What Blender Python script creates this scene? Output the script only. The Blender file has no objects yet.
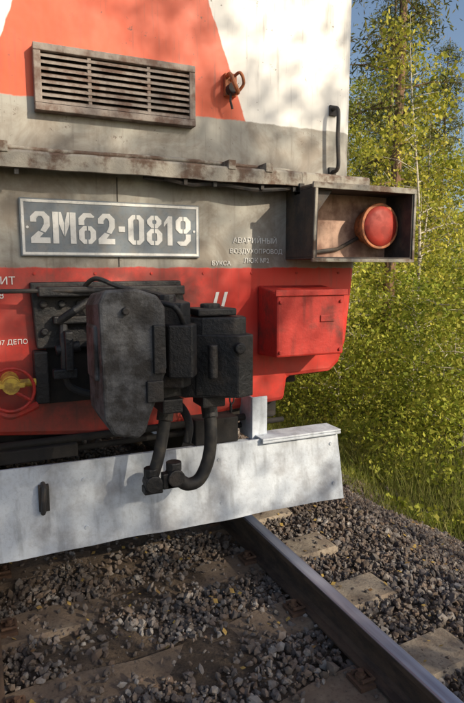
import bpy, math, random
import numpy as np
from mathutils import Vector, Matrix
random.seed(7); rng=np.random.default_rng(7)
scn=bpy.context.scene
COL=scn.collection

# ---------------------------------------------------------------- node helpers
class M:
    def __init__(s,name):
        s.m=bpy.data.materials.new(name); s.m.use_nodes=True
        s.t=s.m.node_tree; s.n=s.t.nodes; s.b=s.n['Principled BSDF']
        s.tc=s.n.new('ShaderNodeTexCoord'); s._sep=None
    def link(s,a,b): s.t.links.new(a,b)
    def setin(s,sock,v):
        if isinstance(v,bpy.types.NodeSocket): s.link(v,sock)
        elif isinstance(v,(tuple,list)):
            sock.default_value=tuple(v)+((1,) if len(v)==3 and sock.type=='RGBA' else ())
        else: sock.default_value=v
    def math(s,op,a,b=0.0,c=0.0,clamp=False):
        n=s.n.new('ShaderNodeMath'); n.operation=op; n.use_clamp=clamp
        s.setin(n.inputs[0],a); s.setin(n.inputs[1],b); s.setin(n.inputs[2],c); return n.outputs[0]
    def xyz(s):
        if not s._sep:
            s._sep=s.n.new('ShaderNodeSeparateXYZ'); s.link(s.tc.outputs['Object'],s._sep.inputs[0])
        return s._sep.outputs
    def noise(s,scale,detail=4,rough=.55,stretch=None,dist=0):
        n=s.n.new('ShaderNodeTexNoise'); n.inputs['Scale'].default_value=scale
        n.inputs['Detail'].default_value=detail; n.inputs['Roughness'].default_value=rough
        n.inputs['Distortion'].default_value=dist
        if stretch:
            mp=s.n.new('ShaderNodeMapping'); mp.inputs['Scale'].default_value=stretch
            s.link(s.tc.outputs['Object'],mp.inputs[0]); s.link(mp.outputs[0],n.inputs[0])
        else: s.link(s.tc.outputs['Object'],n.inputs[0])
        return n.outputs[0]
    def ramp(s,f,a,b):   # smooth 0..1 between a and b
        n=s.n.new('ShaderNodeMapRange'); n.interpolation_type='SMOOTHSTEP'
        s.setin(n.inputs[0],f); n.inputs[1].default_value=a; n.inputs[2].default_value=b
        return n.outputs[0]
    def mix(s,f,a,b,mode='MIX'):
        n=s.n.new('ShaderNodeMix'); n.data_type='RGBA'; n.blend_type=mode
        s.setin(n.inputs[0],f); s.setin(n.inputs[6],a); s.setin(n.inputs[7],b); return n.outputs[2]
    def bump(s,h,strength=.3,dist=.01):
        n=s.n.new('ShaderNodeBump'); n.inputs['Strength'].default_value=strength
        n.inputs['Distance'].default_value=dist; s.link(h,n.inputs['Height']); s.link(n.outputs[0],s.b.inputs['Normal'])
    def island(s):
        return s.n.new('ShaderNodeNewGeometry').outputs['Random Per Island']
    def out(s,color,rough=.6,metal=0.0,spec=None):
        s.setin(s.b.inputs['Base Color'],color); s.setin(s.b.inputs['Roughness'],rough); s.setin(s.b.inputs['Metallic'],metal)
        if spec is not None: s.b.inputs['Specular IOR Level'].default_value=spec
        return s.m

def grimy(name,c1,c2,rough=.6,scale=6,amount=(.45,.65),metal=0,bump=.25,streak=True,fine=60):
    m=M(name); f=m.ramp(m.noise(scale,6,.65),*amount)
    col=m.mix(f,c1,c2)
    if streak:
        g=m.ramp(m.noise(5,4,.6,stretch=(4,4,.5)),.5,.75)
        col=m.mix(m.math('MULTIPLY',g,.45),col,tuple(x*.45 for x in c2))
    fn=m.noise(fine,3,.6)
    col=m.mix(m.math('MULTIPLY',m.ramp(fn,.5,.7),.25),col,tuple(x*.5 for x in c1))
    m.bump(m.noise(fine*.6,5,.7),bump,.006)
    return m.out(col,m.math('ADD',rough,m.math('MULTIPLY',f,.12)),metal)

def make_body_mat():
    m=M('loco_paint'); x,y,z=m.xyz()
    wob=m.math('MULTIPLY',m.math('SUBTRACT',m.noise(9,4,.6),.5),.03)
    zz=m.math('ADD',z,wob)
    RED_L=(.62,.034,.022); RED_U=(.70,.095,.030); GREY=(.37,.36,.325); WHITE=(.82,.81,.78)
    isgrey=m.ramp(zz,1.612,1.622)
    col=m.mix(isgrey,RED_L,GREY)
    upper=m.ramp(zz,2.452,2.462)
    ax=m.math('ABSOLUTE',m.math('SUBTRACT',x,.035))
    lim=m.math('SUBTRACT',.690,m.math('MULTIPLY',m.math('SUBTRACT',z,2.5),.375))
    inside=m.ramp(m.math('ADD',m.math('SUBTRACT',lim,ax),wob),-.004,.004)
    front=m.math('LESS_THAN',y,.3)
    up=m.mix(m.math('MULTIPLY',inside,front),WHITE,RED_U)
    col=m.mix(upper,col,up)
    greyonly=m.math('MULTIPLY',isgrey,m.math('SUBTRACT',1.0,upper))
    gn=m.ramp(m.noise(3.2,6,.7,dist=.8),.38,.62)
    col=m.mix(m.math('MULTIPLY',m.math('MULTIPLY',gn,greyonly),.72),col,(.19,.15,.115))
    fade=m.ramp(m.noise(2.2,5,.65,dist=.6),.45,.75)
    col=m.mix(m.math('MULTIPLY',fade,.18),col,(.46,.38,.30))
    st=m.ramp(m.noise(6,5,.65,stretch=(5,5,.35)),.52,.74)
    col=m.mix(m.math('MULTIPLY',st,.40),col,(.10,.07,.055))
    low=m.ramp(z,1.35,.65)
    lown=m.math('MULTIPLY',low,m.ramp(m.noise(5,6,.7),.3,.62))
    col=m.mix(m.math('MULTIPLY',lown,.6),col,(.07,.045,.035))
    rx=m.ramp(m.math('ABSOLUTE',m.math('ADD',x,.05)),.75,.35)
    rz=m.ramp(m.math('ABSOLUTE',m.math('SUBTRACT',z,1.2)),.55,.3)
    sm=m.math('MULTIPLY',m.math('MULTIPLY',rx,rz),m.ramp(m.noise(8,6,.7),.25,.6))
    col=m.mix(m.math('MULTIPLY',sm,.75),col,(.05,.035,.03))
    chips=m.ramp(m.noise(22,6,.75),.64,.68)
    col=m.mix(m.math('MULTIPLY',chips,.75),col,(.09,.05,.035))
    ledge_dark=m.math('MULTIPLY',m.ramp(m.math('ABSOLUTE',m.math('SUBTRACT',z,2.13)),.20,.02),m.ramp(m.noise(7,5,.6),.3,.7))  # darker towards the ledge height, broken up by noise
    col=m.mix(m.math('MULTIPLY',ledge_dark,.7),col,(.09,.075,.065))
    m.bump(m.noise(3.5,3,.5),.35,.02)
    return m.out(col,m.math('ADD',.45,m.math('MULTIPLY',fade,.3)))
BODY=make_body_mat()
DARK=grimy('black_iron',(.03,.03,.032),(.075,.06,.05),.65,9,bump=.5)
DARK2=grimy('grime_and_recess_shade',(.015,.014,.014),(.035,.03,.026),.85,5,bump=.4)  # underframe grime; also the painted shade of grille and draft gear recesses
CAST=grimy('weathered_casting',(.10,.103,.112),(.022,.02,.02),.55,8,(.38,.60),bump=1.0)
CASTD=grimy('grimy_shaded_casting',(.012,.013,.016),(.045,.037,.033),.5,8,(.45,.7),bump=1.0)  # grimy metal, darkened further for the shade beside the coupler tooth
HOUS=grimy('housing_paint',(.055,.05,.048),(.12,.09,.07),.65,9,(.4,.65),bump=.5)
LEDGE=grimy('ledge_paint',(.34,.315,.27),(.14,.09,.065),.7,7,(.44,.60),bump=.7)
GRL=grimy('grille_steel',(.27,.23,.205),(.14,.085,.065),.65,12,(.4,.65),bump=.4)
REDM=grimy('red_paint',(.50,.032,.022),(.16,.04,.03),.6,7,(.48,.74),bump=.4)
PINK=grimy('faded_inner_paint',(.56,.36,.27),(.28,.15,.11),.6,8,(.4,.65),bump=.3)
PLOWM=grimy('plow_paint',(.54,.59,.66),(.33,.34,.37),.6,4,(.42,.7),bump=.4)
WHITEP=grimy('stencil_white',(.82,.82,.80),(.62,.62,.60),.5,20,(.5,.75),streak=False,bump=.1)
PLATEM=grimy('plate_blue_grey',(.19,.225,.26),(.25,.25,.245),.5,12,(.4,.7),streak=False,bump=.15)
RUBBER=grimy('rubber_hose',(.014,.014,.016),(.04,.036,.032),.6,20,streak=False,bump=.3)
YEL=grimy('yellow_paint',(.62,.42,.06),(.30,.18,.04),.6,20,(.45,.65),streak=False)
GLASS=M('window_glass').out((.02,.03,.035),.06)
LENS=grimy('red_lens',(.42,.035,.022),(.30,.03,.02),.55,14,streak=False,bump=.1)
LENSR=grimy('lens_rim',(.55,.19,.08),(.26,.11,.06),.6,20,streak=False)

# ---------------------------------------------------------------- mesh helpers
def newobj(name,verts,faces,mat=None,parent=None,bevel=0,smooth=False,seg=2):
    me=bpy.data.meshes.new(name); me.from_pydata([tuple(v) for v in verts],[],[tuple(f) for f in faces]); me.validate()
    o=bpy.data.objects.new(name,me); COL.objects.link(o)
    if mat: me.materials.append(mat)
    if parent: o.parent=parent
    if bevel:
        b=o.modifiers.new('bevel','BEVEL'); b.width=bevel; b.segments=seg; b.limit_method='ANGLE'; b.angle_limit=math.radians(35)
    if smooth: me.polygons.foreach_set('use_smooth',[True]*len(me.polygons))
    return o
def empty(name,loc=(0,0,0)):
    e=bpy.data.objects.new(name,None); COL.objects.link(e); e.location=loc; return e
class Parts:
    """collects several solids into one mesh"""
    def __init__(s): s.v=[]; s.f=[]
    def add(s,v,f):
        o=len(s.v); s.v+= [tuple(q) for q in v]; s.f+=[tuple(i+o for i in q) for q in f]
    def box(s,x0,x1,y0,y1,z0,z1):
        s.add([(x0,y0,z0),(x1,y0,z0),(x1,y1,z0),(x0,y1,z0),(x0,y0,z1),(x1,y0,z1),(x1,y1,z1),(x0,y1,z1)],
              [(0,3,2,1),(4,5,6,7),(0,1,5,4),(1,2,6,5),(2,3,7,6),(3,0,4,7)])
    def prism(s,poly,a,b,axis='y'):
        n=len(poly); vs=[]
        for d in (a,b):
            for p,q in poly:
                if axis=='y': vs.append((p,d,q))
                elif axis=='z': vs.append((p,q,d))
                else: vs.append((d,p,q))
        fs=[tuple(range(n))[::-1],tuple(range(n,2*n))]
        for i in range(n):
            j=(i+1)%n; fs.append((i,j,n+j,n+i))
        s.add(vs,fs)
    def tube(s,pts,radii,k=10,caps=True):
        pts=[Vector(p) for p in pts]
        if not hasattr(radii,'__len__'): radii=[radii]*len(pts)
        up=Vector((0,0,1)); vs=[]; fs=[]
        prev=None
        for i,p in enumerate(pts):
            t=(pts[min(i+1,len(pts)-1)]-pts[max(i-1,0)]).normalized()
            if prev is None:
                a=t.cross(up)
                if a.length<.1: a=t.cross(Vector((1,0,0)))
            else: a=prev-t*prev.dot(t)
            a.normalize(); prev=a; b=t.cross(a)
            for j in range(k):
                th=2*math.pi*j/k; vs.append(p+(a*math.cos(th)+b*math.sin(th))*radii[i])
        for i in range(len(pts)-1):
            for j in range(k):
                j2=(j+1)%k; fs.append((i*k+j,i*k+j2,(i+1)*k+j2,(i+1)*k+j))
        if caps:
            fs.append(tuple(range(k))[::-1]); fs.append(tuple(range((len(pts)-1)*k,len(pts)*k)))
        s.add(vs,fs)
    def obj(s,name,mat,parent=None,bevel=0,smooth=False):
        return newobj(name,s.v,s.f,mat,parent,bevel,smooth)
def recalc(o):
    import bmesh
    bm=bmesh.new(); bm.from_mesh(o.data); bmesh.ops.recalc_face_normals(bm,faces=bm.faces); bm.to_mesh(o.data); bm.free()
def spline(pts,n=8):
    pts=[Vector(p) for p in pts]; P=[pts[0]]+pts+[pts[-1]]; out=[]
    for i in range(1,len(P)-2):
        for k in range(n):
            t=k/n; a,b,c,d=P[i-1],P[i],P[i+1],P[i+2]
            out.append(.5*((2*b)+(c-a)*t+(2*a-5*b+4*c-d)*t*t+(3*b-a-3*c+d)*t**3))
    out.append(pts[-1]); return out

# ================================================================= LOCOMOTIVE
loco=empty('diesel_locomotive')
def rounded_plan(hw,y0,y1,r):
    pts=[(-hw,y1)]
    for a in range(0,91,15):
        t=math.radians(a); pts.append((-hw+r-r*math.cos(t),y0+r-r*math.sin(t)))
    for a in range(90,-1,-15):
        t=math.radians(a); pts.append((hw-r+r*math.cos(t),y0+r-r*math.sin(t)))
    pts.append((hw,y1)); return pts
ap=[(-1.52,2.163),(-1.52,1.64),(-1.47,1.14),(-1.42,1.0),(-1.35,.94),(-1.03,.93),(-1.01,.78),(-.66,.74),(-.16,.69),(.2,.69),(.45,.72),(.66,.75),(1.01,.78),(1.03,.93),(1.35,.94),(1.42,1.0),(1.47,1.14),(1.52,1.64),(1.52,2.163)]
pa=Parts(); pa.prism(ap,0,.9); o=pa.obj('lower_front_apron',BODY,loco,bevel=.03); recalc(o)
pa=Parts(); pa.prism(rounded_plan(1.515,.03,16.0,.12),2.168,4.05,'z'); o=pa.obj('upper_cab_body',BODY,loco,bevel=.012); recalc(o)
pa=Parts(); pa.prism([(-1.51,4.05),(1.51,4.05),(1.35,4.32),(.8,4.52),(0,4.58),(-.8,4.52),(-1.35,4.32)],.06,16); o=pa.obj('roof',DARK,loco,bevel=.03); recalc(o)
pa=Parts(); pa.box(-1.5,1.5,.91,16,1.15,2.16); pa.obj('side_sill',REDM,loco)
pa=Parts()
for sx in (-1,1):
    pa.box(min(sx*.12,sx*1.2),max(sx*.12,sx*1.2),.0,.06,3.2,3.85)
pa.obj('windscreen_frames',DARK,loco,bevel=.02)
pa=Parts()
for sx in (-1,1):
    pa.box(min(sx*.17,sx*1.15),max(sx*.17,sx*1.15),-.006,.02,3.25,3.8)
pa.obj('windscreens',GLASS,loco)
# ledge (front walkway sill), slightly dented front lip
def ledge(x0,x1):
    P=Parts(); prof=[(-.15,2.085),(-.15,2.155),(-.14,2.167),(.029,2.167),(.029,2.1645),(-.003,2.164),(-.003,2.14),(-.125,2.135),(-.125,2.085)]
    N=int((x1-x0)/.05)+1; k=len(prof); vs=[];fs=[]
    for i,x in enumerate(np.linspace(x0,x1,N)):
        d=.003*math.sin(x*7+1)+.002*math.sin(x*23)
        for yy,zz in prof: vs.append((x,yy+(d if yy<-.1 else 0),zz+(d*.8 if yy<-.1 else 0)))
    for i in range(N-1):
        for j in range(k): fs.append((i*k+j,i*k+(j+1)%k,(i+1)*k+(j+1)%k,(i+1)*k+j))
    fs.append(tuple(range(k))[::-1]); fs.append(tuple(range((N-1)*k,N*k)))
    P.add(vs,fs); return P
P1=ledge(-1.54,1.02); P2=ledge(1.022,1.50); P1.add(P2.v,P2.f)
o=P1.obj('front_ledge',LEDGE,loco); recalc(o)
pa=Parts()
pa.tube(spline([(-1.5,-.06,2.19),(-.9,-.055,2.2),(-.4,-.07,2.185),(.3,-.06,2.195),(1.0,-.05,2.185)]),.012,8)
for x in (-.62,.55,.78): pa.box(x,x+.045,-.158,-.06,2.15,2.20)
pa.obj('ledge_pipe_and_clips',LEDGE,loco,bevel=.003)
pa=Parts()
for x in (-.55,.30,.47,.76,.97): pa.box(x,x+.02,-.135,-.118,2.055,2.09)
pa.box(1.0,1.03,-.16,-.1,2.04,2.10)
pa.tube(spline([(.2,-.11,2.085),(.35,-.115,2.06),(.5,-.11,2.075),(.75,-.115,2.055),(1.0,-.11,2.08)]),.011,6)
pa.tube(spline([(.1,-.06,2.10),(.5,-.06,2.085),(1.0,-.06,2.095)]),.02,8)
pa.obj('ledge_hooks',DARK,loco)
# grille
gx0,gx1,gz0,gz1=-.43,.41,2.385,2.70
pa=Parts(); w=.035
pa.box(gx0,gx1,-.03,.04,gz1-w,gz1); pa.box(gx0,gx1,-.03,.04,gz0,gz0+w)
pa.box(gx0,gx0+w,-.028,.04,gz0+w,gz1-w); pa.box(gx1-w,gx1,-.028,.04,gz0+w,gz1-w)
for x in (-.17,.14): pa.box(x,x+.02,-.02,.03,gz0+w,gz1-w)
pa.obj('grille_frame',GRL,loco,bevel=.004)
pa=Parts(); n=8
for i in range(n):
    z=gz0+w+.003+(gz1-gz0-2*w)/n*i
    pa.add([(gx0+w,-.024,z),(gx1-w,-.024,z),(gx1-w,.022,z+.024),(gx0+w,.022,z+.024),(gx0+w,-.024,z+.012),(gx1-w,-.024,z+.012),(gx1-w,.022,z+.036),(gx0+w,.022,z+.036)],
           [(0,3,2,1),(4,5,6,7),(0,1,5,4),(1,2,6,5),(2,3,7,6),(3,0,4,7)])
pa.obj('grille_slats',GRL,loco)
pa=Parts(); pa.box(gx0+.01,gx1-.01,.023,.029,gz0+.01,gz1-.01); pa.obj('grille_shade_sheet',DARK2,loco)  # dark sheet stands in for the shade behind the slats
pa=Parts(); pa.box(.60,.67,-.0,.05,2.58,2.70)
pa.tube(spline([(.61,.0,2.68),(.60,-.07,2.67),(.62,-.09,2.61),(.65,-.06,2.585),(.66,.0,2.60)]),.012,8)
pa.tube(spline([(.63,.01,2.66),(.66,-.06,2.69),(.69,-.05,2.64),(.67,-.01,2.60)]),.009,8)
pa.obj('socket_bracket',LENSR,loco,bevel=.006)
pa=Parts(); pa.tube([(.63,.0,2.61),(.63,-.05,2.61)],.03,16); pa.tube([(.62,-.03,2.585),(.615,-.035,2.54),(.63,-.03,2.5)],.007,6); pa.obj('socket_plug',DARK,loco)
pa=Parts(); pa.tube(spline([(1.33,.04,2.585),(1.33,-.04,2.57),(1.33,-.045,2.4),(1.34,-.04,2.23),(1.34,.04,2.215)]),.012,10)
pa.box(1.31,1.36,.015,.035,2.55,2.61); pa.box(1.315,1.365,.015,.035,2.18,2.24); pa.obj('grab_iron',DARK,loco)
pa=Parts()
pa.box(-.034,-.028,-.003,.01,1.62,2.09)
pa.obj('panel_seam',DARK,loco)
pa=Parts()
for x in np.arange(-1.4,1.45,.31): pa.tube([(x,.0,1.585),(x,-.006,1.585)],.008,8)
pa.obj('rivets',REDM,loco)
# ------------- number plate
px0,px1,pz0,pz1=-.53,.43,1.672,1.962
pa=Parts(); pa.box(px0,px1,-.02,-.004,pz0,pz1); pa.obj('number_plate',PLATEM,loco,bevel=.004)
pa=Parts(); b=.013; yb0,yb1=-.0235,-.0195; e=.008
pa.box(px0+e,px1-e,yb0,yb1,pz1-e-b,pz1-e); pa.box(px0+e,px1-e,yb0,yb1,pz0+e,pz0+e+b)
pa.box(px0+e,px0+e+b,yb0,yb1,pz0+e+b,pz1-e-b); pa.box(px1-e-b,px1-e,yb0,yb1,pz0+e+b,pz1-e-b)
H=.158; zb=1.738; T=.029
def oct_ring(x,z,w,h):
    c=.024
    xi0,zi0,zi1=x+T,z+T*.8,z+h-T*.8
    g=.003
    mid=x+w/2
    L=[(mid-g,z),(x+c,z),(x,z+c),(x,z+h-c),(x+c,z+h),(mid-g,z+h),(mid-g,zi1),(x+c+.008,zi1),(xi0,zi1-.008),(xi0,zi0+.008),(x+c+.008,zi0),(mid-g,zi0)]
    Rr=[(2*mid-a,bb) for a,bb in L][::-1]
    return [L,Rr]
def R4(x0,x1,z0,z1): return [(x0,z0),(x1,z0),(x1,z1),(x0,z1)]
def glyph(ch,x,w):
    h=H; z=zb; P=[]
    if ch=='0': P+=oct_ring(x,z,w,h)
    elif ch=='8':
        P+=oct_ring(x,z,w,h/2+T*.4-.003); P+=oct_ring(x+.003,z+h/2-T*.4+.001+T*.8,w-.006,h/2-T*.4-.001)
    elif ch=='6':
        P+=oct_ring(x,z,w,h*.58)
        P.append([(x,z+h*.58+.004),(x+T,z+h*.58+.004),(x+T,z+h-T-.008),(x+T+.01,z+h-T*.8),(x+w-.012,z+h-T*.8),(x+w-.006,z+h-.018),(x+w-.026,z+h),(x+.026,z+h),(x,z+h-.026)])
    elif ch=='9':
        P+=oct_ring(x,z+h*.42,w,h*.58)
        P.append([(x+w,z+h*.42-.004),(x+w-T,z+h*.42-.004),(x+w-T,z+T+.008),(x+w-T-.01,z+T*.8),(x+.012,z+T*.8),(x+.006,z+.018),(x+.026,z),(x+w-.026,z),(x+w,z+.026)])
    elif ch=='2':
        P.append([(x,z+h-.052),(x+T,z+h-.052),(x+T,z+h-T-.008),(x+T+.01,z+h-T*.8),(x+w-T-.01,z+h-T*.8),(x+w-T,z+h-T-.010),(x+w-T,z+h*.60),(x+w*.5,z+h*.40),(x+w*.5+.024,z+h*.34),(x+w,z+h*.55),(x+w,z+h-.026),(x+w-.026,z+h),(x+.026,z+h),(x,z+h-.026)])
        P.append([(x,z),(x+w,z),(x+w,z+T),(x+T+.014,z+T),(x+w*.5+.016,z+h*.32),(x+w*.5-.01,z+h*.385),(x,z+h*.17)])
    elif ch=='1':
        P.append([(x+w*.4,z),(x+w*.4+T,z),(x+w*.4+T,z+h),(x+w*.4+.006,z+h),(x,z+h-.035),(x,z+h-.058),(x+w*.4,z+h-.035)])
    elif ch=='M':
        P.append(R4(x,x+T,z,z+h)); P.append(R4(x+w-T,x+w,z,z+h))
        m=x+w/2
        P.append([(x+T+.003,z+h),(x+T+.003,z+h-.06),(m-.002,z+h*.22),(m-.002,z+h*.28+.06),(x+T+.014,z+h)])
        P.append([(2*m-a,b) for a,b in P[-1]][::-1])
    elif ch=='-': P.append(R4(x,x+w,z+h*.42,z+h*.42+T))
    return P
for ch,x,w in [('2',-.480,.094),('M',-.372,.116),('6',-.242,.088),('2',-.142,.088),('-',-.034,.034),('0',.018,.088),('8',.120,.088),('1',.218,.050),('9',.286,.088)]:
    for q in glyph(ch,x,w): pa.prism(q,-.0238,-.0192)
for x,z in [(px0+.035,pz0+.145),(px1-.035,pz0+.145)]: pa.tube([(x,-.019,z),(x,-.024,z)],.007,8)
o=pa.obj('plate_lettering',WHITEP,loco); recalc(o)
def text(s,x,z,size,name='stencilled_note'):
    cu=bpy.data.curves.new(name,'FONT'); cu.body=s; cu.size=size; cu.extrude=.001; cu.align_x='CENTER'
    t=bpy.data.objects.new(name,cu); COL.objects.link(t); t.rotation_euler=(math.pi/2,0,0); t.location=(x,-.005,z)
    cu.materials.append(WHITEP); t.parent=loco
text('АВАРИЙНЫЙ',.79,1.76,.045); text('ВОЗДУХОПРОВОД',.80,1.70,.038); text('ЛЮК №2',.80,1.645,.04)
text('БУКСА',.57,1.63,.036)
text('МАГНИТ',-.68,1.53,.055); text('№ 08',-.68,1.46,.05); text('2-4-07 ДЕПО',-.62,1.225,.035)
text('ТОРМ.',.66,1.30,.03)
pa=Parts()
for x in (.505,.56): pa.prism([(x,1.36),(x+.02,1.36),(x+.052,1.475),(x+.032,1.475)],-.004,-.0005)
o=pa.obj('double_slash_mark',WHITEP,loco); recalc(o)
# ------------- lamp housing at the corner (open-fronted box)
P_=Parts(); t_=.012
P_.box(1.0,1.685,-.34,.0,2.058,2.07); P_.box(1.0,1.685,-.34,.0,1.665,1.677)
P_.box(1.0,1.012,-.34,0,1.677,2.058); P_.box(1.673,1.685,-.34,0,1.677,2.058)
o=P_.obj('lamp_housing',HOUS,loco,bevel=.003); recalc(o)
P_=Parts()
P_.box(.975,1.70,-.35,-.335,2.052,2.085); P_.box(.975,1.70,-.35,-.335,1.648,1.668)
P_.prism([(.98,1.668),(.996,1.668),(1.006,2.052),(.988,2.052)],-.349,-.336)
P_.prism([(1.683,1.668),(1.70,1.668),(1.70,2.052),(1.683,2.052)],-.349,-.336)
P_.box(1.0,1.70,-.338,-.0,2.0705,2.082)
o=P_.obj('lamp_housing_rim',LEDGE,loco,bevel=.003); recalc(o)
pa=Parts(); pa.box(1.012,1.673,-.10,-.005,1.677,2.058); pa.obj('lamp_back_panel',PINK,loco)
pa=Parts(); pa.prism([(1.013,2.05),(1.013,1.90),(1.13,2.05)],-.30,-.28); pa.tube([(1.05,-.12,1.70),(1.30,-.115,1.73),(1.45,-.11,1.80)],.012,8); pa.obj('lamp_gusset',HOUS,loco)
lx,lz=1.53,1.868
pa=Parts(); pa.tube([(lx,-.10,lz),(lx,-.21,lz)],[.10,.122],32)
pa.obj('lamp_body',LENSR,loco)
pa=Parts(); pa.tube([(lx,-.205,lz),(lx,-.232,lz)],[.140,.138],40); pa.obj('lamp_rim',LENSR,loco,bevel=.006)
pa=Parts(); pa.tube([(lx,-.230,lz),(lx,-.237,lz),(lx,-.246,lz),(lx,-.250,lz)],[.122,.119,.08,.02],40); pa.obj('lamp_lens',LENS,loco,smooth=True)
# ------------- red box step
pa=Parts(); pa.prism([(-.25,1.10),(-.25,1.475),(0,1.51),(0,1.085)],.81,1.27,'x')
o=pa.obj('red_step_box',REDM,loco,bevel=.012); recalc(o)
pa=Parts(); pa.box(.795,1.285,-.262,-.252,1.455,1.49); pa.box(1.10,1.20,-.258,-.252,1.30,1.34)
for x,z in ((.83,1.13),(1.24,1.13),(.83,1.42),(1.24,1.42)): pa.tube([(x,-.25,z),(x,-.262,z)],.010,8)
pa.obj('step_box_lid',REDM,loco,bevel=.003)
# ------------- draft gear housing
pa=Parts()
pa.prism([(-.48,1.20),(-.50,1.54),(.30,1.545),(.33,1.38),(.30,1.19)],-.06,.01)
pa.box(-.47,.29,-.16,-.061,1.47,1.52)
pa.box(-.50,-.43,-.10,.01,.92,1.19)
pa.box(.30,.36,-.10,.01,.88,1.18)
for x in (-.44,-.35,-.26,-.17,.16,.25): pa.tube([(x,-.06,1.43),(x,-.09,1.43)],.022,6)
for x in (-.44,-.35,.25): pa.tube([(x,-.06,1.29),(x,-.09,1.29)],.022,6)
pa.box(-.40,-.12,-.13,-.062,1.33,1.37); pa.tube([(-.38,-.11,1.34),(-.30,-.16,1.40),(-.22,-.15,1.45)],.022,8)
pa.box(-.36,-.32,-.22,-.06,1.10,1.30); pa.box(-.42,-.30,-.20,-.14,1.06,1.11); pa.tube([(-.40,-.16,1.20),(-.28,-.16,1.22)],.03,10)
o=pa.obj('draft_gear_housing',CASTD,loco,bevel=.008); recalc(o)
pa=Parts(); pa.box(-.43,.30,-.008,-.001,.90,1.20); pa.obj('draft_gear_shade_plate',DARK2,loco)  # dark plate painted as the shaded opening under the housing
pa=Parts(); pa.tube(spline([(-.9,-.12,1.50),(-.5,-.14,1.50),(-.2,-.2,1.50),(.0,-.42,1.50),(.12,-.5,1.46)]),.011,8)
pa.tube(spline([(-.35,-.1,1.33),(-.36,-.18,1.2),(-.34,-.15,1.02),(-.2,-.14,.95)]),.02,8)
pa.tube(spline([(-.25,-.1,1.50),(-.20,-.2,1.56),(-.1,-.3,1.52),(.05,-.42,1.48)]),.012,8)
for k in range(9):
    t=k/8; c=Vector((.50+.0*t,-.40+.1*t,1.30-.42*t+.03*math.sin(t*5)))
    ring=[c+Vector((.014*math.cos(a)*(1 if k%2 else .2),.014*math.cos(a)*(.2 if k%2 else 1),.03*math.sin(a))) for a in np.linspace(0,2*math.pi,10)]
    pa.tube(ring,.005,5)
pa.obj('uncoupling_rod',DARK,loco)
# ------------- automatic coupler
cp=Parts()
cp.box(-.09,.15,-.45,.0,1.0,1.26)
plan=[(-.12,-.36),(-.29,-.46),(-.30,-.60),(-.06,-.62),(-.01,-.58),(.13,-.52),(.22,-.60),(.36,-.66),(.43,-.64),(.455,-.56),(.42,-.46),(.18,-.36)]
cp.prism(plan,.99,1.38,'z')
cp.prism([(.17,-.40),(.19,-.58),(.36,-.71),(.45,-.68),(.465,-.52),(.40,-.42)],1.00,1.30,'z')
cp.prism([(.0,-.36),(-.02,-.60),(.10,-.66),(.16,-.60),(.20,-.38)],1.06,1.455,'z')
cp.prism([(.02,-.58),(.02,-.70),(.12,-.74),(.17,-.66),(.16,-.55)],1.12,1.36,'z')
cp.box(.20,.40,-.60,-.42,1.385,1.42)
cp.box(.02,.12,-.60,-.40,.93,1.0); cp.box(.22,.34,-.60,-.45,.94,1.0)
cp.tube([(.07,-.52,1.40),(.07,-.52,1.49)],.045,12)
cp.tube([(.30,-.50,1.38),(.30,-.50,1.44)],.05,12)
cp.tube([(.24,-.68,1.10),(.24,-.68,1.26)],.025,10); cp.tube([(.36,-.70,1.24),(.36,-.735,1.24)],.028,10)
o=cp.obj('coupler_head',CASTD,loco,bevel=.016); recalc(o)
cp=Parts()
slab=[(-.300,1.00),(-.310,1.47),(-.285,1.525),(-.16,1.530),(-.075,1.50),(-.045,1.45),(-.045,1.20),(-.075,1.10),(-.115,1.00),(-.135,.93),(-.165,.905),(-.265,.93)]
n=len(slab)
vs=[(x+.015*(x+.17),-.855-.02*math.sin((z-.9)*5),z) for x,z in slab]+[(x*1.0-.012 if x<-.17 else x+.02,-.60,1.2+(z-1.2)*.93) for x,z in slab]
fs=[tuple(range(n))[::-1],tuple(range(n,2*n))]+[(i,(i+1)%n,n+(i+1)%n,n+i) for i in range(n)]
cp.add(vs,fs); cp.box(-.325,-.30,-.80,-.62,1.15,1.38)
o=cp.obj('coupler_tooth',CAST,loco,bevel=.02); recalc(o)
pa=Parts(); pa.box(-.10,-.05,-.885,-.855,1.18,1.38); pa.box(-.13,-.06,-.88,-.855,1.06,1.15)
pa.tube([(-.21,-.86,1.44),(-.21,-.885,1.44)],.016,8)
pa.tube(spline([(-.02,-.62,1.46),(.05,-.7,1.44),(.1,-.68,1.36),(.14,-.62,1.28)]),.014,8)
pa.obj('coupler_fittings',CASTD,loco,bevel=.004)
# ------------- hoses
pa=Parts()
pa.tube(spline([(.10,-.12,.95),(.09,-.32,.99),(.085,-.43,.93),(.06,-.46,.80),(.03,-.47,.68),(.0,-.47,.585)]),.031,12)
pa.tube(spline([(.33,-.12,.92),(.33,-.30,.99),(.315,-.42,.94),(.315,-.46,.80),(.30,-.47,.65),(.25,-.47,.54),(.18,-.47,.52),(.12,-.47,.57)]),.034,12)
pa.tube(spline([(.20,-.1,.86),(.22,-.25,.88),(.24,-.34,.80),(.22,-.36,.70)]),.022,10)
pa.obj('brake_hose',RUBBER,loco,smooth=True)
pa=Parts()
for (x,z) in ((-.005,.56),(.11,.575)):
    pa.tube([(x,-.43,z),(x,-.52,z)],[.04,.045],14); pa.box(x-.045,x+.05,-.50,-.44,z-.055,z-.015)
    pa.tube([(x,-.47,z+.03),(x+.0,-.47,z+.075)],.04,12)
pa.tube([(.085,-.44,.93),(.07,-.455,.86)],.042,10); pa.tube([(.315,-.43,.93),(.315,-.455,.85)],.043,10)
pa.box(.045,.135,-.50,-.45,.52,.60)
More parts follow.
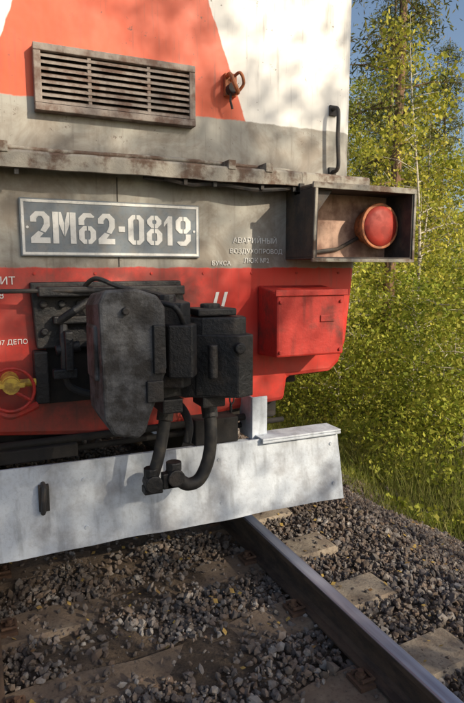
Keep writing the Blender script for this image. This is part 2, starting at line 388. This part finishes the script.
pa.obj('hose_coupling_head',CASTD,loco,bevel=.006)
pa=Parts(); pa.tube([(-.62,-.05,1.05),(-.62,-.20,1.05)],.045,16); pa.tube([(-.74,-.16,1.05),(-.50,-.16,1.05)],.02,10); pa.obj('cock_body',YEL,loco,bevel=.005)
ring=[(-.62+.105*math.cos(t),-.22,1.03+.105*math.sin(t)) for t in np.linspace(0,2*math.pi,28)]
pa=Parts(); pa.tube(ring,.008,8); pa.tube([(-.62,-.22,1.03),(-.53,-.22,.97)],.009,6); pa.obj('cock_handwheel',REDM,loco)
pa=Parts(); pa.tube([(-.62,-.2,1.05),(-.62,-.235,1.05)],.04,14); pa.box(-.68,-.56,-.238,-.222,1.042,1.065); pa.obj('cock_cap',YEL,loco)
pa=Parts(); pa.tube(spline([(-.68,-.1,1.05),(-.72,-.15,.98),(-.64,-.2,.90),(-.5,-.15,.93)]),.02,8); pa.obj('cock_pipe',REDM,loco)
# ------------- snow plow / rail guard
pa=Parts()
zt=.625
N=28; vs=[];fs=[]
for i in range(N+1):
    t=i/N; xt=-1.24+2.495*t; xb=-1.27+2.535*t; d=.005*math.sin(t*17)+.003*math.sin(t*41+1)
    ztp=zt+.02-.03*t
    vs+=[(xt,-.225,ztp),((xt+xb)/2,-.262+d,(ztp+.202)/2),(xb,-.30+d*.6,.203+d*.5),(xb,-.288+d*.6,.203+d*.5),((xt+xb)/2,-.250+d,(ztp+.202)/2),(xt,-.213,ztp)]
for i in range(N):
    for j in range(6): fs.append((i*6+j,i*6+(j+1)%6,(i+1)*6+(j+1)%6,(i+1)*6+j))
fs.append(tuple(range(6))); fs.append(tuple(range(N*6,N*6+6)))
pa.add(vs,fs)
o=pa.obj('plow_blade',PLOWM,loco,smooth=False); recalc(o)
pa=Parts()
pa.box(.72,1.262,-.26,-.10,.618,.630); pa.box(.72,1.262,-.262,-.25,.602,.616)
pa.box(-1.24,.715,-.20,-.10,.585,.597)
o=pa.obj('plow_top_flange',PLOWM,loco,bevel=.003)
pa=Parts()
pa.box(.70,.80,-.16,-.148,.60,.86); pa.box(.70,.712,-.147,.02,.60,.86); pa.box(-.80,-.70,-.16,-.148,.60,.86)
pa.obj('plow_bracket',PLOWM,loco,bevel=.004)
pa=Parts(); pa.tube(spline([(-.50,-.245,.55),(-.50,-.30,.545),(-.505,-.32,.49),(-.51,-.31,.425),(-.50,-.27,.42)]),.012,8); pa.prism([(-.525,.42),(-.475,.42),(-.475,.55),(-.525,.55)],-.285,-.254); pa.obj('plow_handle',DARK,loco)
pa=Parts()
for x in (-.9,-.3,.45,1.2):
    for z in (.30,.54):
        yy=-.30+(z-.2)/.42*.075; pa.tube([(x,yy+.01,z),(x,yy-.008,z)],.010,8)
pa.obj('plow_bolts',PLOWM,loco)
# ------------- underframe + bogies
pa=Parts()
pa.box(-1.0,1.0,.1,3.0,.66,.9)
pa.box(-1.2,1.2,.2,15.5,.85,1.14)
pa.box(-.7,-.3,-.1,.1,.62,.69); pa.box(.35,.62,-.14,.1,.60,.75); pa.tube([(-1.1,-.05,.70),(.9,-.05,.72)],.022,8); pa.tube([(-.6,.0,.63),(1.0,.0,.66)],.018,8)
for by in (1.0,9.5):
    for sx in (-1,1):
        pa.box(sx*1.02-.06,sx*1.02+.06,by,by+5.0,.50,.80)
        for k in range(3): pa.box(sx*1.12-.09,sx*1.12+.09,by+.45+k*2.0,by+.85+k*2.0,.38,.72)
pa.obj('underframe',DARK2,loco,bevel=.01)
pa=Parts()
for by in (1.0,9.5):
    for k in range(3):
        yy=by+.65+k*2.0
        for sx in (-1,1):
            pa.tube([(sx*.735,yy,.525),(sx*.76,yy,.525),(sx*.761,yy,.525),(sx*.88,yy,.525)],[.55,.55,.525,.525],36)
        pa.tube([(-.74,yy,.525),(.74,yy,.525)],.09,16)
pa.obj('wheelsets',CASTD,loco)

# ================================================================= TRACK
RAILX=.80
RT=M('rail_steel'); x,y,z=RT.xyz()
top=RT.ramp(z,-.010,-.003)
r1=RT.mix(RT.ramp(RT.noise(14,5,.7,stretch=(1,.35,1)),.35,.65),(.05,.034,.028),(.11,.07,.048))
ed=RT.ramp(RT.noise(3,4,.6,stretch=(8,.3,1)),.3,.7)
steel=RT.mix(ed,(.55,.55,.64),(.34,.31,.37))  # bluish sky reflection put into the rail-top colour
RT.bump(RT.noise(60,4,.7),.12,.003)
rail_m=RT.out(RT.mix(top,r1,steel),RT.math('SUBTRACT',.8,RT.math('MULTIPLY',top,.42)),RT.math('MULTIPLY',top,.7))
prof=[(-.036,-.004),(-.030,0),(.030,0),(.036,-.004),(.0375,-.012),(.0375,-.034),(.028,-.042),(.010,-.05),(.008,-.10),(.010,-.145),(.03,-.160),(.066,-.168),(.066,-.18),(-.066,-.18),(-.066,-.168),(-.03,-.160),(-.010,-.145),(-.008,-.10),(-.010,-.05),(-.028,-.042),(-.0375,-.034),(-.0375,-.012)]
for sx in (1,-1):
    pa=Parts(); pa.prism([(sx*RAILX+a,b) for a,b in prof],-40,60); o=pa.obj('steel_rail',rail_m); recalc(o)
CONC=M('sleeper_concrete'); x,y,z=CONC.xyz()
f=CONC.ramp(CONC.noise(7,6,.65),.35,.65); c=CONC.mix(f,(.33,.275,.21),(.20,.155,.115))
inner=CONC.math('MULTIPLY',CONC.ramp(x,.95,.6),CONC.ramp(CONC.noise(4,5,.7),.2,.5))
c=CONC.mix(CONC.math('MULTIPLY',inner,.8),c,(.17,.12,.085))
c=CONC.mix(CONC.math('MULTIPLY',CONC.ramp(CONC.noise(60,4,.6),.5,.7),.55),c,(.07,.05,.04))
CONC.bump(CONC.noise(45,6,.75),.9,.008); CONC.out(c,.95)
sl=Parts(); cl=Parts()
ys=[-.08-.58*k for k in range(-24,40)]
SK=.09
def sleeper(y0):
    st=[(-1.36,-.225,.11),(-1.30,-.185,.13),(-.5,-.188,.135),(-.15,-.225,.12),(.15,-.225,.12),(.5,-.188,.135),(1.30,-.185,.13),(1.36,-.225,.11)]
    vs=[];fs=[]
    for x,zt_,hw in st:
        yc=y0+(x-1.1)*SK
        vs+=[(x,yc-hw-.03,-.42),(x,yc-hw,zt_-.02),(x,yc-hw+.02,zt_),(x,yc+hw-.02,zt_),(x,yc+hw,zt_-.02),(x,yc+hw+.03,-.42)]
    k=6
    for i in range(len(st)-1):
        for j in range(5): fs.append((i*k+j,i*k+j+1,(i+1)*k+j+1,(i+1)*k+j))
    fs.append(tuple(range(6))); fs.append(tuple(range((len(st)-1)*6,len(st)*6)))
    sl.add(vs,fs)
    for sx in (-1,1):
        xr=sx*RAILX; yc=y0+(xr-1.1)*SK
        for s2 in (-1,1):
            xx=xr+s2*.10
            cl.box(xx-.045,xx+.045,yc-.055,yc+.055,-.19,-.168)
            cl.tube([(xx+.01*s2,yc,-.17),(xx+.01*s2,yc,-.125)],.014,8)
            cl.tube([(xx+.01*s2,yc,-.165),(xx+.01*s2,yc,-.145)],.024,6)
            cl.tube([(xx-.03,yc-.035,-.155),(xx+.035,yc-.035,-.155),(xx+.035,yc+.035,-.155),(xx-.03,yc+.035,-.155)],.009,6)
for y0 in ys: sleeper(y0)
o=sl.obj('concrete_sleepers',CONC.m); recalc(o)
RUST=grimy('rusty_fastening',(.10,.055,.035),(.16,.09,.055),.85,20,streak=False,bump=.5)
cl.obj('rail_fastenings',RUST)

# ================================================================= GROUND
def vnoise(x,y,s,seed=0):
    x=x*s+seed*13.7; y=y*s+seed*7.3
    return (np.sin(x*1.7+np.sin(y*1.3)*1.5)+np.sin(y*2.1+np.sin(x*1.1)*1.7)+np.sin((x+y)*1.3+1.0))/3
def hgt(x,y):
    ax=np.abs(x)
    h=np.where(ax<1.75,-.235,np.where(ax<3.1,-.235-(ax-1.75)/1.35*.55,-.785+np.minimum((ax-3.1)*.05,1.2)))
    h=h+np.where(ax<1.75,.014,.05)*vnoise(x,y,2.2)+np.where(ax>3,.12,0)*vnoise(x,y,.5,2)
    h=h+np.where(ax<.62,.032*(.6+vnoise(x,y,4.5,4)),0)
    return h
xs=np.concatenate([np.linspace(-300,-20,15),np.linspace(-18,-4,24),np.linspace(-3.8,4.4,170),np.linspace(4.6,20,40),np.linspace(24,300,15)])
yg=np.concatenate([np.linspace(-300,-20,15),np.linspace(-18,-4,20),np.linspace(-3.8,4,150),np.linspace(4.3,30,50),np.linspace(34,300,15)])
X,Y=np.meshgrid(xs,yg); Z=hgt(X,Y); nx,ny=len(xs),len(yg)
V=np.stack([X.ravel(),Y.ravel(),Z.ravel()],1)
idx=np.arange(nx*ny).reshape(ny,nx)
Fq=np.stack([idx[:-1,:-1].ravel(),idx[:-1,1:].ravel(),idx[1:,1:].ravel(),idx[1:,:-1].ravel()],1)
def fastmesh(name,V,Fc,mats,mi=None,smooth=False):
    me=bpy.data.meshes.new(name); n=len(V); m=len(Fc); k=Fc.shape[1]
    me.vertices.add(n); me.vertices.foreach_set('co',V.astype(np.float32).ravel())
    me.loops.add(m*k); me.loops.foreach_set('vertex_index',Fc.astype(np.int32).ravel())
    me.polygons.add(m); me.polygons.foreach_set('loop_start',np.arange(0,m*k,k,dtype=np.int32))
    for q in mats: me.materials.append(q)
    if mi is not None: me.polygons.foreach_set('material_index',mi.astype(np.int32))
    me.polygons.foreach_set('use_smooth',np.full(m,smooth,dtype=bool))
    me.update(calc_edges=True); return me
def link(name,me,loc=(0,0,0),rot=0,sc=1):
    o=bpy.data.objects.new(name,me); COL.objects.link(o); o.location=loc; o.rotation_euler=(0,0,rot); o.scale=(sc,)*3
    return o
G=M('ground_soil'); x,y,z=G.xyz()
ax=G.math('ABSOLUTE',x)
dirt=G.mix(G.ramp(G.noise(5,6,.7),.35,.65),(.09,.062,.042),(.20,.145,.10))
dirt=G.mix(G.math('MULTIPLY',G.ramp(G.noise(70,4,.7),.45,.65),.7),dirt,(.05,.038,.03))
veg=G.mix(G.ramp(G.noise(2,6,.7),.35,.65),(.05,.06,.015),(.10,.095,.03))
gm=G.ramp(G.math('ADD',ax,G.math('MULTIPLY',G.noise(3,4,.6),.6)),2.7,3.2)
G.bump(G.noise(40,6,.75),.9,.02)
G.out(G.mix(gm,dirt,veg),.95)
link('ground',fastmesh('ground',V,Fq,[G.m],smooth=True))

ST=M('ballast_stone'); ri=ST.island()
cr=ST.n.new('ShaderNodeValToRGB'); e=cr.color_ramp; e.elements[0].color=(.075,.066,.062,1); e.elements[1].color=(.34,.32,.30,1)
for p,c in ((.3,(.125,.115,.11)),(.55,(.19,.172,.165)),(.72,(.17,.115,.083)),(.86,(.24,.225,.215))):
    q=e.elements.new(p); q.color=c+(1,)
ST.link(ri,cr.inputs[0])
c=ST.mix(ST.math('MULTIPLY',ST.ramp(ST.noise(14,5,.7),.4,.65),.75),cr.outputs[0],(.15,.105,.075))
big=ST.math('MULTIPLY',ST.ramp(ST.noise(1.8,3,.6),.42,.62),.45)
c=ST.mix(big,c,(.10,.072,.052))
ST.out(c,.92)
phi=(1+5**.5)/2
ico=np.array([(-1,phi,0),(1,phi,0),(-1,-phi,0),(1,-phi,0),(0,-1,phi),(0,1,phi),(0,-1,-phi),(0,1,-phi),(phi,0,-1),(phi,0,1),(-phi,0,-1),(-phi,0,1)])/math.sqrt(1+phi*phi)
icf=np.array([(0,11,5),(0,5,1),(0,1,7),(0,7,10),(0,10,11),(1,5,9),(5,11,4),(11,10,2),(10,7,6),(7,1,8),(3,9,4),(3,4,2),(3,2,6),(3,6,8),(3,8,9),(4,9,5),(2,4,11),(6,2,10),(8,6,7),(9,8,1)])
def stones(x0,x1,y0,y1,pitch,r0,r1,zoff):
    gx,gy=np.meshgrid(np.arange(x0,x1,pitch),np.arange(y0,y1,pitch)); px=gx.ravel()+rng.uniform(-.5,.5,gx.size)*pitch; py=gy.ravel()+rng.uniform(-.5,.5,gx.size)*pitch
    yrel=py-(px-1.1)*SK+.08
    d=np.abs((yrel+.29)%.58-.29)
    inn=np.abs(px)<.62
    edgew=.115+.025*vnoise(px,py,9.0,2)
    on=(d<edgew)&(np.abs(px)<1.34)
    sparse=vnoise(px,py,4.1,5)
    keep=(~on)|(rng.random(px.size)<np.where(inn,.30,.10))
    keep&=~(np.abs(np.abs(px)-RAILX)<.055)
    keep&=~(inn&(sparse>.2)&(rng.random(px.size)<.7))
    keep&=~((np.abs(px)>2.7)&(rng.random(px.size)<(np.abs(px)-2.7)*1.2))
    px,py,on=px[keep],py[keep],on[keep]; n=px.size
    r=rng.uniform(r0,r1,n)*np.where(rng.random(n)<.08,1.4,1)*np.where(on,.75,1)
    pz=np.where(on,np.maximum(hgt(px,py),-.19)+r*.3,hgt(px,py)+zoff+r*.25+rng.uniform(-.008,.02,n))
    A=rng.normal(size=(n,3,3)); Q=np.linalg.qr(A)[0]
    base=ico[None]*(1+rng.uniform(-.35,.30,(n,12,1)))
    for _ in range(4):
        pn=rng.normal(size=(n,1,3)); pn/=np.linalg.norm(pn,axis=2,keepdims=True); dd=rng.uniform(.45,.75,(n,1,1))
        s=np.sum(base*pn,2,keepdims=True); base=base-pn*np.maximum(s-dd,0)
    base=base*np.stack([rng.uniform(.8,1.4,n),rng.uniform(.75,1.15,n),rng.uniform(.55,.95,n)],1)[:,None,:]
    v=np.einsum('nij,nkj->nki',Q,base)*r[:,None,None]+np.stack([px,py,pz],1)[:,None,:]
    f=icf[None]+(np.arange(n)*12)[:,None,None]
    return v.reshape(-1,3),f.reshape(-1,3)
VV=[];FF=[];off=0
for a in [(-1.5,3.1,-2.4,2.6,.033,.014,.024,0.0),(-1.4,2.9,-2.4,1.8,.048,.015,.026,.016),(-1.3,2.8,-2.4,1.5,.035,.005,.010,.03),(-3.1,-1.5,-3,3.2,.08,.03,.045,0),(-3.1,3.3,2.6,14,.11,.04,.06,0),(-3.1,3.3,-8,-2.4,.10,.035,.055,0)]:
    v,f=stones(*a); VV.append(v); FF.append(f+off); off+=len(v)
link('ballast_gravel',fastmesh('ballast_gravel',np.concatenate(VV),np.concatenate(FF),[ST.m]))

# ================================================================= VEGETATION
def leafmat(name,cols,trans=.45):
    m=M(name); ri=m.island(); cr=m.n.new('ShaderNodeValToRGB'); e=cr.color_ramp
    e.elements[0].color=cols[0]+(1,); e.elements[1].color=cols[-1]+(1,)
    for i,c in enumerate(cols[1:-1]): q=e.elements.new((i+1)/(len(cols)-1)); q.color=c+(1,)
    m.link(ri,cr.inputs[0])
    oi=m.n.new('ShaderNodeObjectInfo').outputs['Random']
    col=m.mix(m.math('MULTIPLY',oi,.6),cr.outputs[0],m.mix(1.0,cr.outputs[0],(.5,.7,.4),'MULTIPLY'))
    m.out(col,.65,0,.2)
    tr=m.n.new('ShaderNodeBsdfTranslucent'); m.link(col,tr.inputs[0])
    ms=m.n.new('ShaderNodeMixShader'); ms.inputs[0].default_value=trans
    o=m.n['Material Output']; m.link(m.b.outputs[0],ms.inputs[1]); m.link(tr.outputs[0],ms.inputs[2]); m.link(ms.outputs[0],o.inputs[0])
    return m.m
LEAFB=leafmat('birch_leaves',[(.20,.22,.03),(.44,.43,.06),(.62,.53,.09),(.30,.32,.045),(.68,.55,.11)],.36)
LEAFG=leafmat('shrub_leaves',[(.17,.21,.03),(.40,.42,.06),(.56,.51,.09),(.26,.30,.045),(.62,.52,.12)],.36)
NEED=leafmat('pine_needles',[(.07,.085,.025),(.12,.13,.035),(.18,.17,.05),(.24,.19,.07)],.2)
GRASS=leafmat('grass_blades',[(.16,.19,.04),(.30,.31,.07),(.50,.42,.18),(.22,.26,.05)],.35)
q=M('birch_bark'); bb=q.ramp(q.noise(5,5,.7,stretch=(1,1,4)),.52,.6)
q.bump(q.noise(20,4),.4,.01); BIRK=q.out(q.mix(bb,(.50,.46,.38),(.06,.05,.04)),.85)
q=M('pine_bark'); pb=q.ramp(q.noise(9,5,.7,stretch=(2,2,.5)),.4,.62)
q.bump(q.noise(16,5,.7,stretch=(2,2,.5)),.8,.03); PINB=q.out(q.mix(pb,(.24,.14,.08),(.07,.05,.035)),.95)
def leaf_quads(c,size,aspect=.62):
    n=len(c); A=rng.normal(size=(n,3))
    A/=np.linalg.norm(A,axis=1,keepdims=True)
    B=rng.normal(size=(n,3)); B-=A*np.sum(A*B,1,keepdims=True); B/=np.linalg.norm(B,axis=1,keepdims=True)
    s=size*rng.uniform(.65,1.35,(n,1)); a=A*s*.5; b=B*s*.5*aspect
    v=np.stack([c-a,c+b-a*.1,c+a,c-b-a*.1],1).reshape(-1,3)
    return v,np.arange(n*4).reshape(-1,4)
def tree_mesh(name,H,trunk_r,crown0,spread,nb,perclump,lsize,bark,leaf,lean=.3,needle=False,clump=.28):
    P=Parts(); lp=[]; lx_,ly_=random.uniform(-lean,lean),random.uniform(-lean,lean)
    tp=[Vector((lx_*(t**1.5)+.05*math.sin(t*9),ly_*(t**1.5)+.05*math.cos(t*7)-.05,H*t)) for t in np.linspace(0,1,14)]
    P.tube(tp,[trunk_r*(1-.93*t)**.8 for t in np.linspace(0,1,14)],9)
    for i in range(nb):
        t=crown0+(1-crown0)*(i+random.random())/nb*.97; k=t*13; a=tp[int(k)].lerp(tp[min(int(k)+1,13)],k-int(k))
        th=random.uniform(0,6.283); shape=(math.sin(math.pi*min(1,(t-crown0)/(1-crown0)*.8+.2))**.7) if not needle else (1.15-t)
        L=spread*shape*random.uniform(.55,1.15); rise=random.uniform(.15,.6) if not needle else random.uniform(-.15,.2)
        d=Vector((math.cos(th),math.sin(th),rise)); e1=a+d*L*.5; e2=a+d*L+Vector((0,0,-.12*L))
        P.tube([a,e1,e2],[trunk_r*.28*(1.1-t)+.005,trunk_r*.15*(1.1-t)+.003,.002],5,False)
        for s in range(3):
            f0=random.uniform(.35,.8); q=a.lerp(e2,f0); d2=Vector((random.uniform(-1,1),random.uniform(-1,1),random.uniform(-.2,.7))).normalized()*L*.4
            P.tube([q,q+d2],[.005,.002],4,False)
            lp.append((q+d2*.8,perclump//2,clump*.8))
        for f0 in (.45,.7,.9,1.0): lp.append((a.lerp(e2,f0),perclump,clump))
    cs=[]
    for c,n,sp in lp:
        n=max(3,int(n*random.uniform(.4,1.4))); sp*=random.uniform(.6,1.3)
        cs.append(np.array(c)+rng.normal(size=(n,3))*np.array([sp,sp,sp*.6])*.75)
    cs=np.concatenate(cs); lv,lf=leaf_quads(cs,lsize,aspect=.7 if not needle else .22)
    nv=len(P.v); verts=P.v+[tuple(q) for q in lv]; faces=P.f+[tuple(q) for q in (lf+nv)]
    me=bpy.data.meshes.new(name); me.from_pydata(verts,[],faces)
    me.materials.append(bark); me.materials.append(leaf)
    mi=np.zeros(len(faces),dtype=np.int32); mi[len(P.f):]=1; me.polygons.foreach_set('material_index',mi); me.update()
    return me
birch=[tree_mesh('birch_tree_%d'%i,random.uniform(9,12),.07,.2,1.8,36,24,.088,BIRK,LEAFB,clump=.34) for i in range(3)]
young=[tree_mesh('young_birch_%d'%i,random.uniform(4.5,6),.030,.18,1.0,30,22,.068,BIRK,LEAFB,clump=.24) for i in range(3)]
shrub=[tree_mesh('shrub_%d'%i,random.uniform(2.0,2.8),.012,.03,.8,30,24,.058,BIRK,LEAFG,clump=.24) for i in range(3)]
pine=[tree_mesh('pine_tree_%d'%i,random.uniform(13,16),.14,.25,2.3,50,46,.14,PINB,NEED,needle=True,clump=.36) for i in range(2)]
def plant(name,me,x,y,s=1.0,rot=None):
    z=float(hgt(np.array([x]),np.array([y]))[0])-.05
    return link(name,me,(x,y,z),random.uniform(0,6.28) if rot is None else rot,s)
R=random.Random(11)
# woodland edge: a clearing on the sunny side keeps the front rows lit
def edge(x0,x1,y0,y1,smin):
    while True:
        x,y=R.uniform(x0,x1),R.uniform(y0,y1)
        if -.53*x+.85*y>smin: return x,y
for i in range(50):
    x,y=edge(4.2,9.5,1.5,14,-.9); plant('shrub',shrub[i%3],x,y,R.uniform(.5,1.1))
for i in range(40):
    x,y=edge(4.8,12,2,18,.2); plant('young_birch_tree',young[i%3],x,y,R.uniform(.7,1.15))
for i in range(13):
    x,y=edge(7,16,4,24,1.5); plant('birch_tree',birch[i%3],x,y,R.uniform(.75,1.0))
plant('pine_tree',pine[0],7.4,6.9,1.0,.5)
for i in range(6):
    x,y=edge(9,22,8,26,3.5); plant('pine_tree',pine[i%2],x,y,R.uniform(.65,.85))
for i in range(10): plant('birch_tree',birch[i%3],R.uniform(-14,-6),R.uniform(-6,25),R.uniform(.8,1.1))
for i in range(14): plant('shrub',shrub[i%3],R.uniform(-8,-4.5),R.uniform(-4,16),R.uniform(.7,1.2))
for i in range(6): plant('pine_tree',pine[i%2],R.uniform(-20,-9),R.uniform(0,30),R.uniform(.8,1.05))
# line-side growth behind the viewer that dapples the light
for x,y,s,k in [(6.2,-9.3,.95,0),(4.3,-10.6,1.0,1),(4.9,-8.0,.85,2),(3.4,-8.6,.8,0),(7.0,-12.5,1.05,1),(6.6,-7.4,.9,1)]:
    plant('birch_tree',birch[k],x,y,s,1.0+k+x)
for x,y,s in [(4.6,-7.4,.8),(3.6,-7.6,.85)]:
    plant('young_birch_tree',young[0],x,y,s)
for x,y,s in [(3.0,-5.3,1.15),(3.7,-5.8,1.2),(2.6,-6.2,1.15),(4.4,-5.0,1.1),(3.4,-6.9,1.3),(5.2,-5.6,1.1)]:  # unseen shrubs added, sized to shade the ground but not the plow
    plant('shrub',shrub[int(s*10)%3],x,y,s)

n=105000
ux=2.75+np.abs(rng.normal(size=n))*3.0; uy=rng.uniform(-3,16,n)
sd_=-.53*ux+.85*uy
top_=np.clip((ux-2.55)*.8,.12,1.6)*(0.7+.55*vnoise(ux,uy,1.9,3))*np.clip((sd_+2.6)*.6,.25,1)
kp=(sd_>-2.8)|(rng.random(n)<.4); kp&=(ux>3.3)|(vnoise(ux,uy,3.0,6)>-.1)
ux,uy,top_=ux[kp],uy[kp],top_[kp]; n=len(ux)
uz=hgt(ux,uy)+np.abs(rng.random(n))*np.clip(top_,.08,2)
lv,lf=leaf_quads(np.stack([ux,uy,uz],1),.056)
link('undergrowth',fastmesh('undergrowth',lv,lf,[LEAFG]))
n=42000
gx_=2.45+np.abs(rng.normal(size=n))*.9; gy_=rng.uniform(-4,12,n)
kp=vnoise(gx_,gy_,2.5,9)+ (gx_-2.4)*1.2>.25; gx_,gy_=gx_[kp],gy_[kp]; n=len(gx_)
gz_=hgt(gx_,gy_); hh=rng.uniform(.10,.42,n)*np.clip((gx_-2.2)*.9,.35,1); th=rng.uniform(0,6.283,n); w_=.0035
dx,dy=np.cos(th)*w_,np.sin(th)*w_; lx2,ly2=rng.normal(size=n)*.35*hh,rng.normal(size=n)*.35*hh
b0=np.stack([gx_-dx,gy_-dy,gz_],1); b1=np.stack([gx_+dx,gy_+dy,gz_],1)
m0=np.stack([gx_+dx*.7+lx2*.5,gy_+dy*.7+ly2*.5,gz_+hh*.5],1); m1=np.stack([gx_+lx2,gy_+ly2,gz_+hh],1)
link('grass',fastmesh('grass',np.stack([b0,b1,m0,m1],1).reshape(-1,3),np.arange(n*4).reshape(-1,4),[GRASS]))
# a few fallen yellow leaves on the ballast
n=420
fx=rng.uniform(-1.4,3.0,n); fy=rng.uniform(-2.2,2.0,n)
kf=np.abs(np.abs(fx)-RAILX)>.08; fx,fy=fx[kf],fy[kf]; n=len(fx)
c_=np.stack([fx,fy,hgt(fx,fy)+.055],1); th=rng.uniform(0,6.283,n); sz=rng.uniform(.010,.020,n)
a_=np.stack([np.cos(th)*sz,np.sin(th)*sz,rng.uniform(-.5,.5,n)*sz],1); b_=np.stack([-np.sin(th)*sz*.7,np.cos(th)*sz*.7,rng.uniform(-.4,.4,n)*sz],1)
DL=grimy('dry_leaf',(.40,.27,.07),(.22,.12,.05),.8,9,streak=False)
link('fallen_leaves',fastmesh('fallen_leaves',np.stack([c_-a_,c_+b_,c_+a_,c_-b_],1).reshape(-1,3),np.arange(n*4).reshape(-1,4),[DL]))

# ================================================================= LIGHT, SKY, CAMERA
sd=Vector((.50,-.80,.48)).normalized()
el=math.asin(sd.z); az=math.atan2(sd.x,sd.y)
w=bpy.data.worlds.new('World'); scn.world=w; w.use_nodes=True
sk=w.node_tree.nodes.new('ShaderNodeTexSky'); sk.sky_type='NISHITA'; sk.sun_disc=False
sk.sun_elevation=el; sk.sun_rotation=az; sk.air_density=1.0; sk.dust_density=2.5
bg=w.node_tree.nodes['Background']; bg.inputs[1].default_value=.15
w.node_tree.links.new(sk.outputs[0],bg.inputs[0])
L=bpy.data.lights.new('sun','SUN'); L.energy=5.0; L.angle=math.radians(.5); L.color=(1,.87,.67)
lo=bpy.data.objects.new('sun',L); COL.objects.link(lo); lo.rotation_euler=sd.to_track_quat('Z','Y').to_euler(); lo.location=sd*30

cyw=math.radians(24); pt=math.atan(81/568)
Fv=Vector((math.sin(cyw)*math.cos(pt),math.cos(cyw)*math.cos(pt),-math.sin(pt)))
Rv=Vector((math.cos(cyw),-math.sin(cyw),0)); Uv=Rv.cross(Fv)
cam=bpy.data.cameras.new('camera'); co=bpy.data.objects.new('camera',cam); COL.objects.link(co)
mt=Matrix((Rv,Uv,-Fv)).transposed().to_4x4(); mt.translation=Vector((-.74,-3.1,1.6)); co.matrix_world=mt
cam.sensor_fit='VERTICAL'; cam.sensor_height=24; cam.lens=568/703*24; cam.clip_end=1500; cam.clip_start=.05
scn.camera=co
scn.view_settings.view_transform='Standard'; scn.view_settings.look='None'; scn.view_settings.exposure=0
